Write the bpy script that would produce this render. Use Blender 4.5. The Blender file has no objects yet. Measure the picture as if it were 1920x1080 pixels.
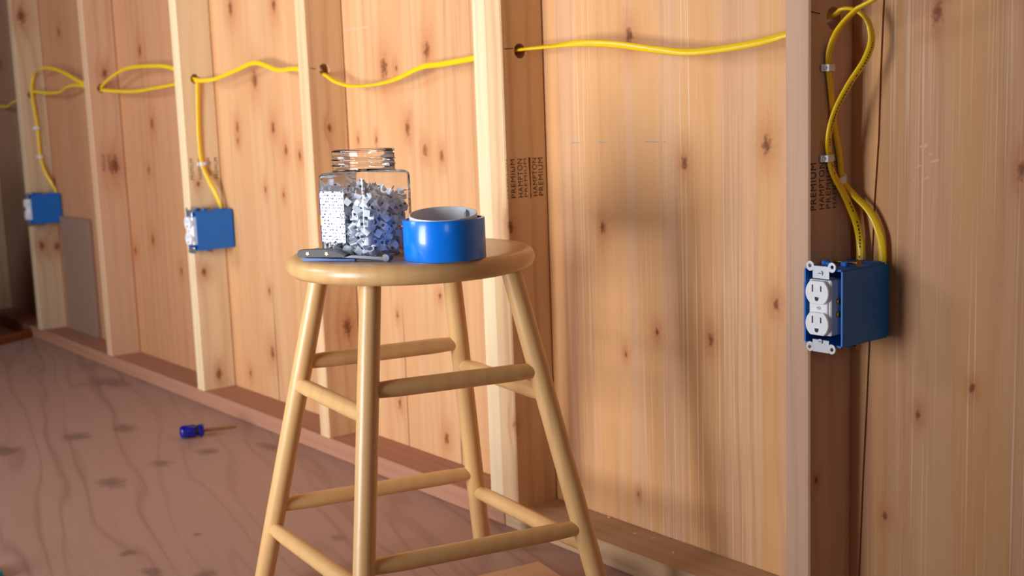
import bpy, bmesh, math, random
from mathutils import Vector, Matrix
random.seed(7)
scene = bpy.context.scene
COL = scene.collection
PI = math.pi

# ------------------------------------------------------------------ camera
F_PX = 2212.5
CAM = Vector((1.26299, -1.28873, 0.70462))
YAW, PITCH, ROLL = 0.90176, 0.14553, -0.03624
_fw = Vector((-math.sin(YAW)*math.cos(PITCH), math.cos(YAW)*math.cos(PITCH), -math.sin(PITCH)))
_r = _fw.cross(Vector((0, 0, 1))).normalized(); _u = _r.cross(_fw)
RGT = math.cos(ROLL)*_r + math.sin(ROLL)*_u
UPV = -math.sin(ROLL)*_r + math.cos(ROLL)*_u
FWD = _fw
cam_d = bpy.data.cameras.new('camera'); cam = bpy.data.objects.new('camera', cam_d); COL.objects.link(cam)
M = Matrix((RGT, UPV, -FWD)).transposed().to_4x4(); M.translation = CAM
cam.matrix_world = M
cam_d.sensor_width = 36; cam_d.lens = F_PX/1920*36
cam_d.clip_start = .02
cam_d.dof.use_dof = True; cam_d.dof.focus_distance = 1.52; cam_d.dof.aperture_fstop = 6.3
scene.camera = cam

def U(px, py, ax, val):
    """pixel -> point on the plane ax = val"""
    d = FWD + (px-960)/F_PX*RGT - (py-540)/F_PX*UPV
    i = 'xyz'.index(ax); t = (val-CAM[i])/d[i]
    return CAM + t*d

# ------------------------------------------------------------------ world, lights, exposure
world = bpy.data.worlds.new('world'); scene.world = world; world.use_nodes = True
bg = world.node_tree.nodes['Background']; bg.inputs[0].default_value = (.72, .82, 1, 1); bg.inputs[1].default_value = 1.0
def area(name, loc, target, sx, sy, power, color, spread=180):
    l = bpy.data.lights.new(name, 'AREA'); l.shape = 'RECTANGLE'; l.size = sx; l.size_y = sy
    l.energy = power; l.color = color; l.spread = math.radians(spread)
    o = bpy.data.objects.new(name, l); COL.objects.link(o); o.location = loc
    o.rotation_euler = (Vector(target)-Vector(loc)).to_track_quat('-Z', 'Y').to_euler()
    return o
area('doorway_daylight', (-.34, -2.50, .66), (-.95, 0, 1.08), .82, 1.15, 21, (.93, .965, 1.0), 90)
area('front_window_daylight', (-1.95, -2.50, 1.55), (-1.0, -.3, .2), .8, .6, 19, (.82, .91, 1.0))
area('side_window_daylight', (2.50, -1.75, 1.35), (0, -.6, .6), .5, .6, 2.5, (.86, .93, 1.0))
vs = scene.view_settings
vs.view_transform = 'Standard'; vs.look = 'None'; vs.gamma = 1; vs.use_curve_mapping = False
vs.exposure = 0.26

# ------------------------------------------------------------------ helpers
def s2l(c):
    return tuple(((x/255)/12.92 if x/255 <= .04045 else ((x/255+.055)/1.055)**2.4) for x in c)
def link(o, parent=None):
    COL.objects.link(o)
    if parent: o.parent = parent
    return o
def tag(o, label=None, cat=None, group=None, kind=None):
    if label: o['label'] = label
    if cat: o['category'] = cat
    if group: o['group'] = group
    if kind: o['kind'] = kind
    return o
def empty(name, loc=(0, 0, 0), rz=0):
    o = bpy.data.objects.new(name, None); COL.objects.link(o); o.empty_display_size = .03
    o.location = loc; o.rotation_euler = (0, 0, rz); return o
def mesh(name, verts, faces, mat, parent=None, smooth=False, loc=None):
    me = bpy.data.meshes.new(name); me.from_pydata([tuple(v) for v in verts], [], faces); me.update()
    bm = bmesh.new(); bm.from_mesh(me); bmesh.ops.recalc_face_normals(bm, faces=bm.faces); bm.to_mesh(me); bm.free()
    for p in me.polygons: p.use_smooth = smooth
    for m in (mat if isinstance(mat, (list, tuple)) else [mat]): me.materials.append(m)
    o = bpy.data.objects.new(name, me); link(o, parent)
    if loc is not None: o.location = loc
    return o
def bmobj(name, bm, mat, parent=None, smooth=False, sharp=None):
    bmesh.ops.recalc_face_normals(bm, faces=bm.faces)
    me = bpy.data.meshes.new(name); bm.to_mesh(me); bm.free()
    for p in me.polygons: p.use_smooth = smooth
    if smooth and sharp: me.set_sharp_from_angle(angle=math.radians(sharp))
    me.materials.append(mat)
    o = bpy.data.objects.new(name, me); link(o, parent); return o
def bbox(bm, lo, hi, bevel=0, seg=1, mtx=None):
    lo, hi = Vector(lo), Vector(hi)
    r = bmesh.ops.create_cube(bm, size=1)
    vs_ = r['verts']
    for v in vs_:
        v.co = Vector(((v.co.x+.5)*(hi.x-lo.x)+lo.x, (v.co.y+.5)*(hi.y-lo.y)+lo.y, (v.co.z+.5)*(hi.z-lo.z)+lo.z))
    if bevel:
        es = list({e for v in vs_ for e in v.link_edges})
        rr = bmesh.ops.bevel(bm, geom=es, offset=bevel, segments=seg, affect='EDGES', profile=.5)
        vs_ = list({v for f in rr['faces'] for v in f.verts} | {v for v in vs_ if v.is_valid})
    if mtx is not None:
        for v in vs_: v.co = mtx @ v.co
    return vs_
def boxo(name, lo, hi, mat, parent=None, bevel=0, seg=1, mtx=None):
    bm = bmesh.new(); bbox(bm, lo, hi, bevel, seg, mtx); return bmobj(name, bm, mat, parent)
def rod(bm, a, b, ra, rb=None, n=12, cap=True):
    a, b = Vector(a), Vector(b); rb = ra if rb is None else rb
    d = (b-a).normalized(); x = d.orthogonal().normalized(); y = d.cross(x)
    A = [bm.verts.new(a+ra*(math.cos(2*PI*i/n)*x+math.sin(2*PI*i/n)*y)) for i in range(n)]
    B = [bm.verts.new(b+rb*(math.cos(2*PI*i/n)*x+math.sin(2*PI*i/n)*y)) for i in range(n)]
    for i in range(n): bm.faces.new((A[i], A[(i+1) % n], B[(i+1) % n], B[i]))
    if cap: bm.faces.new(A[::-1]); bm.faces.new(B)
def rodo(name, a, b, ra, mat, parent=None, rb=None, n=12, smooth=True):
    bm = bmesh.new(); rod(bm, a, b, ra, rb, n); return bmobj(name, bm, mat, parent, smooth, 40)
def spindle(name, a, b, prof, mat, parent, n=24):
    """turned rod from a to b; prof = [(t, radius), ...]"""
    a, b = Vector(a), Vector(b); d = (b-a); L = d.length; d.normalize(); x = d.orthogonal().normalized(); y = d.cross(x)
    V = []; Fc = []
    for t, r in prof:
        for i in range(n): V.append(a+d*L*t+r*(math.cos(2*PI*i/n)*x+math.sin(2*PI*i/n)*y))
    for k in range(len(prof)-1):
        for i in range(n): Fc.append((k*n+i, k*n+(i+1) % n, (k+1)*n+(i+1) % n, (k+1)*n+i))
    Fc.append(tuple(range(n))[::-1]); Fc.append(tuple(range((len(prof)-1)*n, len(prof)*n)))
    o = mesh(name, V, Fc, mat, parent, True); o.data.set_sharp_from_angle(angle=math.radians(50)); return o
def lathe(name, prof, mat, parent=None, n=48, closed=False, sharp=40):
    V = []; Fc = []
    for r, z in prof:
        for i in range(n): V.append((r*math.cos(2*PI*i/n), r*math.sin(2*PI*i/n), z))
    m = len(prof)
    for k in range(m if closed else m-1):
        k2 = (k+1) % m
        for i in range(n): Fc.append((k*n+i, k*n+(i+1) % n, k2*n+(i+1) % n, k2*n+i))
    if not closed: Fc.append(tuple(range(n))[::-1]); Fc.append(tuple(range((m-1)*n, m*n)))
    o = mesh(name, V, Fc, mat, parent, True)
    if sharp: o.data.set_sharp_from_angle(angle=math.radians(sharp))
    return o
def catmull(P, per=10):
    out = []
    P = [Vector(p) for p in P]; Q = [2*P[0]-P[1]]+P+[2*P[-1]-P[-2]]
    for i in range(1, len(Q)-2):
        p0, p1, p2, p3 = Q[i-1:i+3]
        for k in range(per):
            t = k/per
            out.append(.5*((2*p1)+(p2-p0)*t+(2*p0-5*p1+4*p2-p3)*t*t+(3*p1-p0-3*p2+p3)*t**3))
    out.append(P[-1]); return out
def cable_mesh(bm, pts, wides, a=.0052, b=.0026, per=8, n=12):
    C = catmull(pts, per); W = catmull(wides, per); rings = []
    for i, c in enumerate(C):
        t = (C[min(i+1, len(C)-1)]-C[max(i-1, 0)]).normalized()
        w = W[i]-t*W[i].dot(t); w.normalize(); nrm = t.cross(w)
        ring = []
        for k in range(n):
            th = 2*PI*k/n; cs, sn = math.cos(th), math.sin(th)
            cs = math.copysign(abs(cs)**.75, cs)
            ring.append(bm.verts.new(c+w*a*cs+nrm*b*sn))
        rings.append(ring)
    for i in range(len(rings)-1):
        for k in range(n): bm.faces.new((rings[i][k], rings[i][(k+1) % n], rings[i+1][(k+1) % n], rings[i+1][k]))
    bm.faces.new(rings[0][::-1]); bm.faces.new(rings[-1])

# ------------------------------------------------------------------ materials
class NT:
    def __init__(s, name):
        s.m = bpy.data.materials.new(name); s.m.use_nodes = True; s.t = s.m.node_tree; s.n = s.t.nodes
        s.b = s.n['Principled BSDF']
    def new(s, kind, **kw):
        nd = s.n.new(kind)
        for k, v in kw.items(): setattr(nd, k, v)
        return nd
    def put(s, sock, v):
        if isinstance(v, bpy.types.NodeSocket): s.t.links.new(v, sock)
        else: sock.default_value = v
    def math(s, op, a, b=0.0, c=None, clamp=False):
        nd = s.new('ShaderNodeMath', operation=op, use_clamp=clamp); s.put(nd.inputs[0], a); s.put(nd.inputs[1], b)
        if c is not None: s.put(nd.inputs[2], c)
        return nd.outputs[0]
    def vec(s, op, a, b=(0, 0, 0)):
        nd = s.new('ShaderNodeVectorMath', operation=op); s.put(nd.inputs[0], a); s.put(nd.inputs[1], b)
        return nd.outputs['Value'] if op in ('DOT_PRODUCT', 'LENGTH') else nd.outputs[0]
    def noise(s, v, scale=1, detail=3, rough=.5):
        nd = s.new('ShaderNodeTexNoise'); s.put(nd.inputs['Vector'], v); nd.inputs['Scale'].default_value = scale
        nd.inputs['Detail'].default_value = detail; nd.inputs['Roughness'].default_value = rough
        return nd.outputs[0]
    def maprange(s, v, a, b, c=0.0, d=1.0, smooth=False):
        nd = s.new('ShaderNodeMapRange'); nd.clamp = True
        if smooth: nd.interpolation_type = 'SMOOTHSTEP'
        for i, x in enumerate((v, a, b, c, d)): s.put(nd.inputs[i], x)
        return nd.outputs[0]
    def mix(s, f, a, b, mode='MIX'):
        nd = s.new('ShaderNodeMix', data_type='RGBA', blend_type=mode)
        s.put(nd.inputs[0], f); s.put(nd.inputs[6], a if not isinstance(a, tuple) else (*a[:3], 1)); s.put(nd.inputs[7], b if not isinstance(b, tuple) else (*b[:3], 1))
        return nd.outputs[2]
def plain(name, rgb, rough=.5, metal=0, spec=.5, coat=0, var=.06, scale=60):
    t = NT(name); c = s2l(rgb); tc = t.new('ShaderNodeTexCoord').outputs['Object']
    n = t.noise(tc, scale, 2)
    t.put(t.b.inputs['Base Color'], t.mix(n, tuple(x*(1-var) for x in c), tuple(min(1, x*(1+var)) for x in c)))
    t.b.inputs['Roughness'].default_value = rough; t.b.inputs['Metallic'].default_value = metal
    t.b.inputs['Specular IOR Level'].default_value = spec; t.b.inputs['Coat Weight'].default_value = coat
    return t.m
def wood(name, light, dark, cross=(1, .8, 0), grain=(0, 0, 1), freq=160, warp=9, bump=22, knots=(), cracks=(), rough=.62,
         band=.35, fine=.55, knotcol=(104, 50, 22), rnd=True, sharp=2.2, blotch=(), blotchcol=(70, 52, 48), spec=.25, coat=0, broadcol=None, streak=0, broad=.5):
    t = NT(name)
    tc = t.new('ShaderNodeTexCoord').outputs['Object']
    v = tc
    if rnd:
        r = t.new('ShaderNodeObjectInfo').outputs['Random']
        cmb = t.new('ShaderNodeCombineXYZ')
        for i, k in enumerate((7.3, 13.1, 29.7)): t.put(cmb.inputs[i], t.math('MULTIPLY', r, k))
        v = t.vec('ADD', tc, cmb.outputs[0])
    u = t.vec('DOT_PRODUCT', v, cross); g = t.vec('DOT_PRODUCT', v, grain)
    def uv(a, b):
        cmb = t.new('ShaderNodeCombineXYZ'); t.put(cmb.inputs[0], t.math('MULTIPLY', u, a)); t.put(cmb.inputs[2], t.math('MULTIPLY', g, b)); return cmb.outputs[0]
    def dist(c, inv):
        return t.vec('LENGTH', t.vec('MULTIPLY', t.vec('SUBTRACT', tc, c), inv))
    core = halo = None
    if knots: kn = t.math('MULTIPLY', t.math('SUBTRACT', t.noise(tc, 130, 2), .5), 1.5)
    for (c, s) in knots:
        inv = tuple((1/s if abs(cross[i]) > 0 else 0) if not grain[i] else 1/(s*1.7) for i in range(3))
        d = t.math('ADD', dist(c, inv), kn)
        k = t.maprange(d, 1.0, .15, 0, 1, True)
        h = t.math('POWER', 2.718, t.math('MULTIPLY', t.math('MULTIPLY', d, d), -.20))
        core = k if core is None else t.math('MAXIMUM', core, k); halo = h if halo is None else t.math('ADD', halo, h)
    n1 = t.noise(uv(7, .9), 1, 2)
    tt = t.math('MULTIPLY_ADD', u, freq, t.math('MULTIPLY', n1, warp*2))
    if halo is not None: tt = t.math('ADD', tt, t.math('MULTIPLY', halo, bump*.5))
    bnd = t.math('MULTIPLY_ADD', t.math('SINE', tt), .5, .5)
    bnd = t.math('POWER', bnd, sharp)
    amp = t.maprange(t.noise(t.vec('ADD', uv(6, .7), (4.4, 1.2, 6.1)), 1, 1), .38, .62, .35, 1.0)
    bnd = t.math('MULTIPLY', bnd, amp)
    fn = t.noise(uv(520, 4), 1, 3, .6); br = t.noise(uv(22, .7), 1, 3)
    f = t.math('ADD', t.math('MULTIPLY', bnd, band), t.math('MULTIPLY', t.math('SUBTRACT', fn, .5), fine*2))
    f = t.math('ADD', f, t.math('MULTIPLY', t.math('SUBTRACT', br, .5), broad), clamp=True)
    col = t.mix(f, s2l(light), s2l(dark))
    if broadcol:
        b2 = t.maprange(t.noise(t.vec('ADD', uv(16, .3), (3.1, 2.2, 8.7)), 1, 2), .46, .54)
        col = t.mix(t.math('MULTIPLY', b2, .55), col, s2l(broadcol))
    if streak:
        st = t.maprange(t.noise(t.vec('ADD', uv(330, 2.2), (1.1, 5, .7)), 1, 1), .56, .70)
        zone = t.maprange(t.noise(t.vec('ADD', uv(8, .5), (9.1, 5, 3.7)), 1, 1), .45, .6)
        col = t.mix(t.math('MULTIPLY', t.math('MULTIPLY', st, zone), streak), col, s2l((236, 205, 170)))
    if core is not None:
        col = t.mix(t.math('MULTIPLY', t.math('MINIMUM', halo, 1.0), .5), col, s2l((176, 98, 50)))
        col = t.mix(t.math('MULTIPLY', core, .8), col, s2l(knotcol))
    bl = None
    for (c, sx, sy) in blotch:
        d = dist(c, (1/sx, 1/sy, 0))
        d = t.math('ADD', d, t.math('MULTIPLY', t.math('SUBTRACT', t.noise(tc, 45, 3), .5), 1.3))
        k = t.maprange(d, 1.1, .2, 0, 1, True); bl = k if bl is None else t.math('MAXIMUM', bl, k)
    if bl is not None: col = t.mix(t.math('MULTIPLY', bl, .55), col, s2l(blotchcol))
    for (x0, sl, ztop, w) in cracks:       # thin splits in the veneer
        sx = t.new('ShaderNodeSeparateXYZ'); t.put(sx.inputs[0], tc)
        xx = t.math('ADD', t.math('MULTIPLY_ADD', sx.outputs[2], sl, x0), t.math('MULTIPLY', t.math('SUBTRACT', t.noise(uv(0, 40), 1, 2), .5), .003))
        k = t.maprange(t.math('ABSOLUTE', t.math('SUBTRACT', sx.outputs[0], xx)), w, w*.3)
        k = t.math('MULTIPLY', k, t.maprange(sx.outputs[2], ztop, ztop-.12))
        col = t.mix(t.math('MULTIPLY', k, .8), col, s2l((52, 30, 20)))
    t.put(t.b.inputs['Base Color'], col)
    t.b.inputs['Roughness'].default_value = rough; t.b.inputs['Specular IOR Level'].default_value = spec; t.b.inputs['Coat Weight'].default_value = coat
    t.b.inputs['Coat Roughness'].default_value = .25
    bp = t.new('ShaderNodeBump'); bp.inputs['Strength'].default_value = .25; bp.inputs['Distance'].default_value = .001
    t.put(bp.inputs['Height'], fn); t.put(t.b.inputs['Normal'], bp.outputs[0])
    return t.m

XA, XB, XC, XD, XE, XF = .347, -.2596, -.8992, -1.5329, -2.1816, -2.8461
XG, XR = -3.48, .957
SD = .089                                          # stud depth
def K(lst): return [(tuple(U(a, b, 'y', 0)), s) for a, b, s in lst]
# sheathing
SH_L, SH_D = (214, 158, 108), (178, 112, 66)
m_sh_right = wood('sheathing_far_right', (198, 148, 108), (164, 106, 68), cross=(1, 0, 0), freq=190, warp=13, bump=7, band=.30, broad=.95,
    knots=K([(1758, 25, .010), (1916, 320, .008), (1823, 727, .0055), (1721, 777, .0055), (1660, 968, .005)]), rnd=False, broadcol=(196, 142, 86), streak=.5)
m_sh_ab = wood('sheathing_fir', (220, 170, 126), (170, 108, 66), cross=(1, 0, 0), freq=210, warp=12, bump=6, band=.30, broad=.95,
    knots=K([(1180, 68, .011), (1283, 305, .009), (1437, 272, .010), (1130, 427, .009), (1232, 624, .006), (1173, 664, .005), (1333, 637, .007), (1455, 570, .007), (1197, 926, .004)]),
    rnd=False, broadcol=(222, 162, 98), streak=.95)
m_sh_cb = wood('sheathing_knotty', (212, 162, 116), (164, 104, 62), cross=(1, 0, 0), freq=180, warp=10, bump=8, band=.30, broad=.95,
    knots=K([(720, 127, .018), (800, 95, .014), (743, 128, .005), (764, 240, .011), (797, 282, .009), (828, 293, .009), (672, 262, .005), (706, 262, .006), (745, 590, .006), (750, 756, .008), (838, 822, .010), (825, 556, .006),
             (478, 150, .018), (432, 15, .015), (513, 10, .012), (445, 238, .010), (512, 240, .012), (446, 263, .007), (498, 356, .007), (536, 282, .010), (532, 366, .006), (562, 292, .008), (505, 545, .007), (511, 662, .014), (470, 700, .008)]),
    rnd=False, broadcol=(206, 148, 100), cracks=[(U(766, 800, 'y', 0).x, 0, .36, .0022), (U(866, 850, 'y', 0).x, 0, .30, .0022), (U(521, 700, 'y', 0).x, 0, .34, .003)])
m_sh_left = wood('sheathing_reddish', (196, 140, 100), (156, 94, 62), cross=(1, 0, 0), freq=160, warp=8, bump=8, band=.30, broad=.95,
    knots=K([(262, 95, .015), (285, 232, .014), (279, 318, .010), (287, 450, .013), (340, 508, .009), (254, 470, .012), (110, 60, .012)]), rnd=False)
m_sh_far = wood('sheathing_far_left', (166, 124, 98), (132, 90, 68), cross=(1, 0, 0), freq=90, warp=10, knots=K([(2, 120, .02)]), rnd=False)
m_stud = wood('stud_pine', (236, 208, 168), (206, 166, 120), freq=230, warp=8, band=.40, knots=[((.0, -.07, 1.02), .006)])
def stud_knots(name, x, lst, light=(234, 206, 164), dark=(200, 156, 112)):
    return wood(name, light, dark, freq=200, warp=8, band=.4, bump=10, knots=[((0, U(a, b, 'x', x).y, U(a, b, 'x', x).z), s) for a, b, s in lst])
m_stud_d = stud_knots('stud_pine_knotty', XD, [(383, 510, .009), (411, 702, .011), (372, 345, .006)])
m_stud_f = stud_knots('stud_pine_double_knot', XF, [(78, 460, .014), (107, 462, .012), (40, 30, .02)], (216, 186, 150), (180, 142, 108))
m_stud_e = stud_knots('stud_fir', XE, [(215, 311, .020), (196, 138, .011)], (214, 172, 136), (182, 130, 96))
m_stud_c = stud_knots('stud_fir_stained', XC, [(652, 612, .016), (617, 240, .006)], (222, 184, 140), (176, 126, 90))
m_stud_b = stud_knots('stud_fir_dark_knot', XB, [(957, 425, .009), (962, 800, .008)], (222, 184, 140), (176, 126, 88))
m_stud_a = stud_knots('stud_fir_pinkish', XA, [(1530, 900, .005)], (206, 166, 138), (176, 130, 102))
m_plate = wood('plate_fir', (176, 124, 98), (140, 92, 70), cross=(0, 1, .9), grain=(1, 0, 0), freq=240, warp=8, band=.45)
m_plate2 = wood('plate_pine', (190, 156, 120), (158, 122, 90), cross=(0, 1, .9), grain=(1, 0, 0), freq=240, warp=8, band=.4)
FB = [(tuple(U(a, b, 'z', 0)), sx, sy) for a, b, sx, sy in [(208, 717, .11, .05), (232, 803, .06, .035), (145, 819, .06, .04), (8, 846, .06, .04), (303, 869, .035, .03), (389, 847, .035, .03),
    (208, 905, .055, .035), (505, 838, .06, .025), (240, 1037, .02, .018), (387, 1076, .03, .022), (285, 1072, .03, .02), (370, 1002, .012, .01), (632, 1008, .02, .015), (900, 960, .03, .02), (830, 930, .03, .02)]]
m_floor = wood('floor_plywood', (172, 136, 122), (138, 100, 86), cross=(.25, 1, 0), grain=(1, -.25, 0), freq=90, warp=16, band=.5, sharp=7, fine=.35, broad=.7, rnd=False,
    blotch=FB, blotchcol=(84, 62, 58), rough=.48, spec=.4, bump=0)
m_room = wood('room_boards', (118, 86, 64), (92, 64, 46), cross=(1, 1, 0), freq=60, warp=10)
m_stool = wood('stool_varnished_birch', (228, 180, 119), (208, 149, 91), cross=(1, 1, 0), freq=180, warp=6, band=.30, fine=.15, rough=.38, spec=.5, coat=.35, broad=.25)
m_offcut = wood('offcut_pine', (222, 178, 136), (190, 140, 100), cross=(1, 0, .6), grain=(0, 1, 0), freq=260, warp=7, band=.4)
m_plank = wood('loose_plank', (150, 86, 52), (112, 60, 36), cross=(1, 0, .6), grain=(0, 1, 0), freq=200, warp=7)
m_greyboard = wood('grey_scrap_board', (150, 118, 100), (124, 94, 80), cross=(1, 0, 0), freq=150, warp=8, band=.25)
m_yellow = plain('cable_yellow', (240, 196, 18), .34, coat=.15, var=.08)
m_ink = plain('stamp_ink', (54, 34, 26), .8)
m_ink2 = plain('stamp_ink_faint', (104, 68, 48), .8)
m_blue = plain('box_blue_plastic', (14, 108, 196), .42, var=.12, scale=120)
m_white = plain('outlet_white', (240, 240, 242), .3)
m_slot = plain('outlet_slot_dark', (36, 34, 36), .6)
m_zinc = plain('zinc_steel', (196, 200, 208), .34, .85)
m_brass = plain('brass_screw', (190, 150, 80), .35, .8)
m_nail = plain('nail_bronze', (150, 110, 70), .4, .6)
m_staple = plain('staple_white_plastic', (226, 226, 230), .4)
m_clip = plain('clip_white_plastic', (240, 244, 252), .4, var=.03)
m_clipnail = plain('clip_nail_steel', (120, 124, 132), .4, .7)
m_tape = plain('tape_blue_vinyl', (0, 130, 255), .27, coat=.3, var=.04)
m_sleeve = plain('tape_silver_liner', (226, 229, 238), .35, .1)
m_roll = plain('tape_roll_edge', (178, 180, 188), .5)
m_dark = plain('tool_black_grip', (52, 52, 56), .5)
m_toolblue = plain('tool_blue_grip', (16, 76, 150), .4)
m_copper = plain('tool_copper_rivet', (228, 176, 130), .4, .5)
m_steel = plain('tool_steel', (92, 94, 100), .4, .6)
m_sdblue = plain('screwdriver_blue', (10, 14, 120), .25, coat=.3)
m_black = plain('black_rubber', (14, 14, 18), .5)
m_shaft = plain('screwdriver_shaft', (176, 130, 98), .32, .8)
m_teal = plain('teal_plastic', (0, 160, 190), .4)
m_pencil = plain('pencil_graphite', (60, 48, 42), .8)
m_chalk = plain('chalk_blue', (120, 150, 185), .9)
m_putty = plain('paint_smear', (200, 162, 132), .7)
m_wire = plain('wire_black', (22, 22, 24), .5)
m_dust = plain('wood_chip', (220, 200, 185), .8)
# clear plastic of the jar: a thin wall, part mirror, part see-through
tj = NT('jar_clear_plastic')
fr = tj.new('ShaderNodeFresnel'); fr.inputs[0].default_value = 1.38
tr = tj.new('ShaderNodeBsdfTransparent'); tr.inputs[0].default_value = (.97, .975, .985, 1)
gl = tj.new('ShaderNodeBsdfGlossy'); gl.inputs['Roughness'].default_value = .06; gl.inputs[0].default_value = (1, 1, 1, 1)
mx = tj.new('ShaderNodeMixShader')
tj.put(mx.inputs[0], tj.math('MULTIPLY', fr.outputs[0], 1.0)); tj.put(mx.inputs[1], tr.outputs[0]); tj.put(mx.inputs[2], gl.outputs[0])
tj.put(tj.n['Material Output'].inputs[0], mx.outputs[0]); m_jar = tj.m
# paper label with rows of small print
tl = NT('jar_label_print'); tc = tl.new('ShaderNodeTexCoord').outputs['Object']
sp = tl.new('ShaderNodeSeparateXYZ'); tl.put(sp.inputs[0], tc)
row = tl.maprange(tl.math('SINE', tl.math('MULTIPLY', sp.outputs[2], 1500)), .0, .2)
wd = tl.maprange(tl.noise(tl.vec('MULTIPLY', tc, (420, 420, 240)), 1, 1), .52, .58)
tl.put(tl.b.inputs['Base Color'], tl.mix(tl.math('MULTIPLY', row, wd), s2l((238, 240, 248)), s2l((60, 64, 130)))); tl.b.inputs['Roughness'].default_value = .35
m_label = tl.m
m_label_p = plain('jar_label_purple', (72, 30, 140), .35); m_label_y = plain('jar_label_yellow', (240, 190, 40), .35)

# ------------------------------------------------------------------ structure
X0, X1, Y0, Y1, ZC = -3.62, 2.62, -2.60, 0.0, 2.36
floor = boxo('floor', (X0-.1, Y0-.1, -.03), (X1+.1, .035, 0), m_floor); tag(floor, kind='structure')
wall = boxo('wall_back', (X0-.1, .0135, 0), (X1+.1, .035, ZC), m_sh_far); tag(wall, kind='structure')
def crack_x(z): return .3908+(z-.828)*(.3908-.3605)/(.828-.09)
def panel(xl, xr, mat, left_slant=False, right_slant=False):
    V = []; zs = [0, .1, .22, .31, .42, .5, .58, .66, .74, .83, 1.0, ZC]; jit = random.Random(3); js = [jit.uniform(-.0012, .0012) for _ in zs]
    for z, j in zip(zs, js):
        a = crack_x(z)+j+.0018 if left_slant else xl; b = crack_x(z)+j-.0010 if right_slant else xr
        V += [(a, 0, z), (b, 0, z), (b, .013, z), (a, .013, z)]
    Fc = []
    for k in range(len(zs)-1):
        for i in range(4): Fc.append((4*k+i, 4*k+(i+1) % 4, 4*k+4+(i+1) % 4, 4*k+4+i))
    Fc += [(0, 1, 2, 3), tuple(range(4*len(zs)-4, 4*len(zs)))]
    return mesh('sheathing_panel', V, Fc, mat, wall)
panel(0, X1, m_sh_right, left_slant=True)
panel(XB-.037, 0, m_sh_ab, right_slant=True)
panel(XD-.018, XB-.039, m_sh_cb)
panel(XF-.018, XD-.020, m_sh_left)
panel(X0, XF-.020, m_sh_far)
def stud(xr, mat, hole=None, z0=.038, z1=ZC-.04, name='stud', w=.038):
    """upright; local x = 0 on its right face; hole = (y, z, r)"""
    c = .0022; V = []; Fc = []
    def q(*pts):
        i = len(V); V.extend(pts); Fc.append(tuple(range(i, i+len(pts))))
    for x, s in ((0, 1), (-w, -1)):
        ya, yb = -SD+c, -.0036
        if hole:
            hy, hz, hr = hole; h = .026
            q((x, ya, z0), (x, yb, z0), (x, yb, hz-h), (x, ya, hz-h)); q((x, ya, hz+h), (x, yb, hz+h), (x, yb, z1), (x, ya, z1))
            sq = []
            for side in range(4):
                for k in range(4):
                    t = k/4
                    sq.append([(ya+(yb-ya)*t, hz-h), (yb, hz-h+2*h*t), (yb-(yb-ya)*t, hz+h), (ya, hz+h-2*h*t)][side])
            ci = [(hy+hr*math.cos(-3*PI/4+2*PI*k/16), hz+hr*math.sin(-3*PI/4+2*PI*k/16)) for k in range(16)]
            for k in range(16):
                k2 = (k+1) % 16; q((x, *sq[k]), (x, *sq[k2]), (x, *ci[k2]), (x, *ci[k]))
        else: q((x, ya, z0), (x, yb, z0), (x, yb, z1), (x, ya, z1))
        q((x, ya, z0), (x, ya, z1), (x-s*c, -SD, z1), (x-s*c, -SD, z0))
    if hole:
        for k in range(16):
            k2 = (k+1) % 16; q((0, *ci[k]), (0, *ci[k2]), (-w, *ci[k2]), (-w, *ci[k]))
    q((-c, -SD, z0), (-c, -SD, z1), (-w+c, -SD, z1), (-w+c, -SD, z0))
    k_ = .0026
    q((-k_, -.0004, z0), (-k_, -.0004, z1), (-w+k_, -.0004, z1), (-w+k_, -.0004, z0))
    q((0, -.0036, z0), (0, -.0036, z1), (-k_, -.0004, z1), (-k_, -.0004, z0)); q((-w, -.0036, z0), (-w, -.0036, z1), (-w+k_, -.0004, z1), (-w+k_, -.0004, z0))
    for z in (z0, z1): q((0, -SD+c, z), (-c, -SD, z), (-w+c, -SD, z), (-w, -SD+c, z), (-w, -.0036, z), (-w+k_, -.0004, z), (-k_, -.0004, z), (0, -.0036, z))
    me_o = mesh(name, V, Fc, mat, wall); me_o.location = (xr, 0, 0)
    bm = bmesh.new(); bm.from_mesh(me_o.data); bmesh.ops.remove_doubles(bm, verts=bm.verts, dist=1e-5)
    bmesh.ops.recalc_face_normals(bm, faces=bm.faces); bm.to_mesh(me_o.data); bm.free()
    return me_o
HR = .0125
HOLE = {'A': (-.0417, .8085), 'B': (-.0503, .8075), 'C': (-.0495, .8105), 'D': (-.0505, .8206), 'E': (-.0525, .8235), 'F': (-.0500, .8280)}
sA = stud(XA, m_stud_a, (*HOLE['A'], .0145)); sB = stud(XB, m_stud_b, (*HOLE['B'], HR)); sB2 = stud(XB-.0382, m_stud, (*HOLE['B'], HR))
sC = stud(XC, m_stud_c, (*HOLE['C'], HR)); sD = stud(XD, m_stud_d, (*HOLE['D'], HR)); sE = stud(XE, m_stud_e, (*HOLE['E'], HR))
sF = stud(XF, m_stud_f, (*HOLE['F'], HR)); sG = stud(XG, m_stud, (-.05, .83, HR)); sR = stud(XR, m_stud, (-.05, .84, HR))
stud(XR+.61, m_stud); stud(XR+1.22, m_stud)
boxo('bottom_plate', (XB-.0375, -SD, 0), (X1, -.0004, .038), m_plate2, wall, .002)
boxo('bottom_plate', (X0, -SD, 0), (XB-.039, -.0004, .038), m_plate, wall, .002)
boxo('top_plate', (X0, -SD, ZC-.04), (X1, -.0004, ZC-.001), m_plate, wall)
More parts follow.
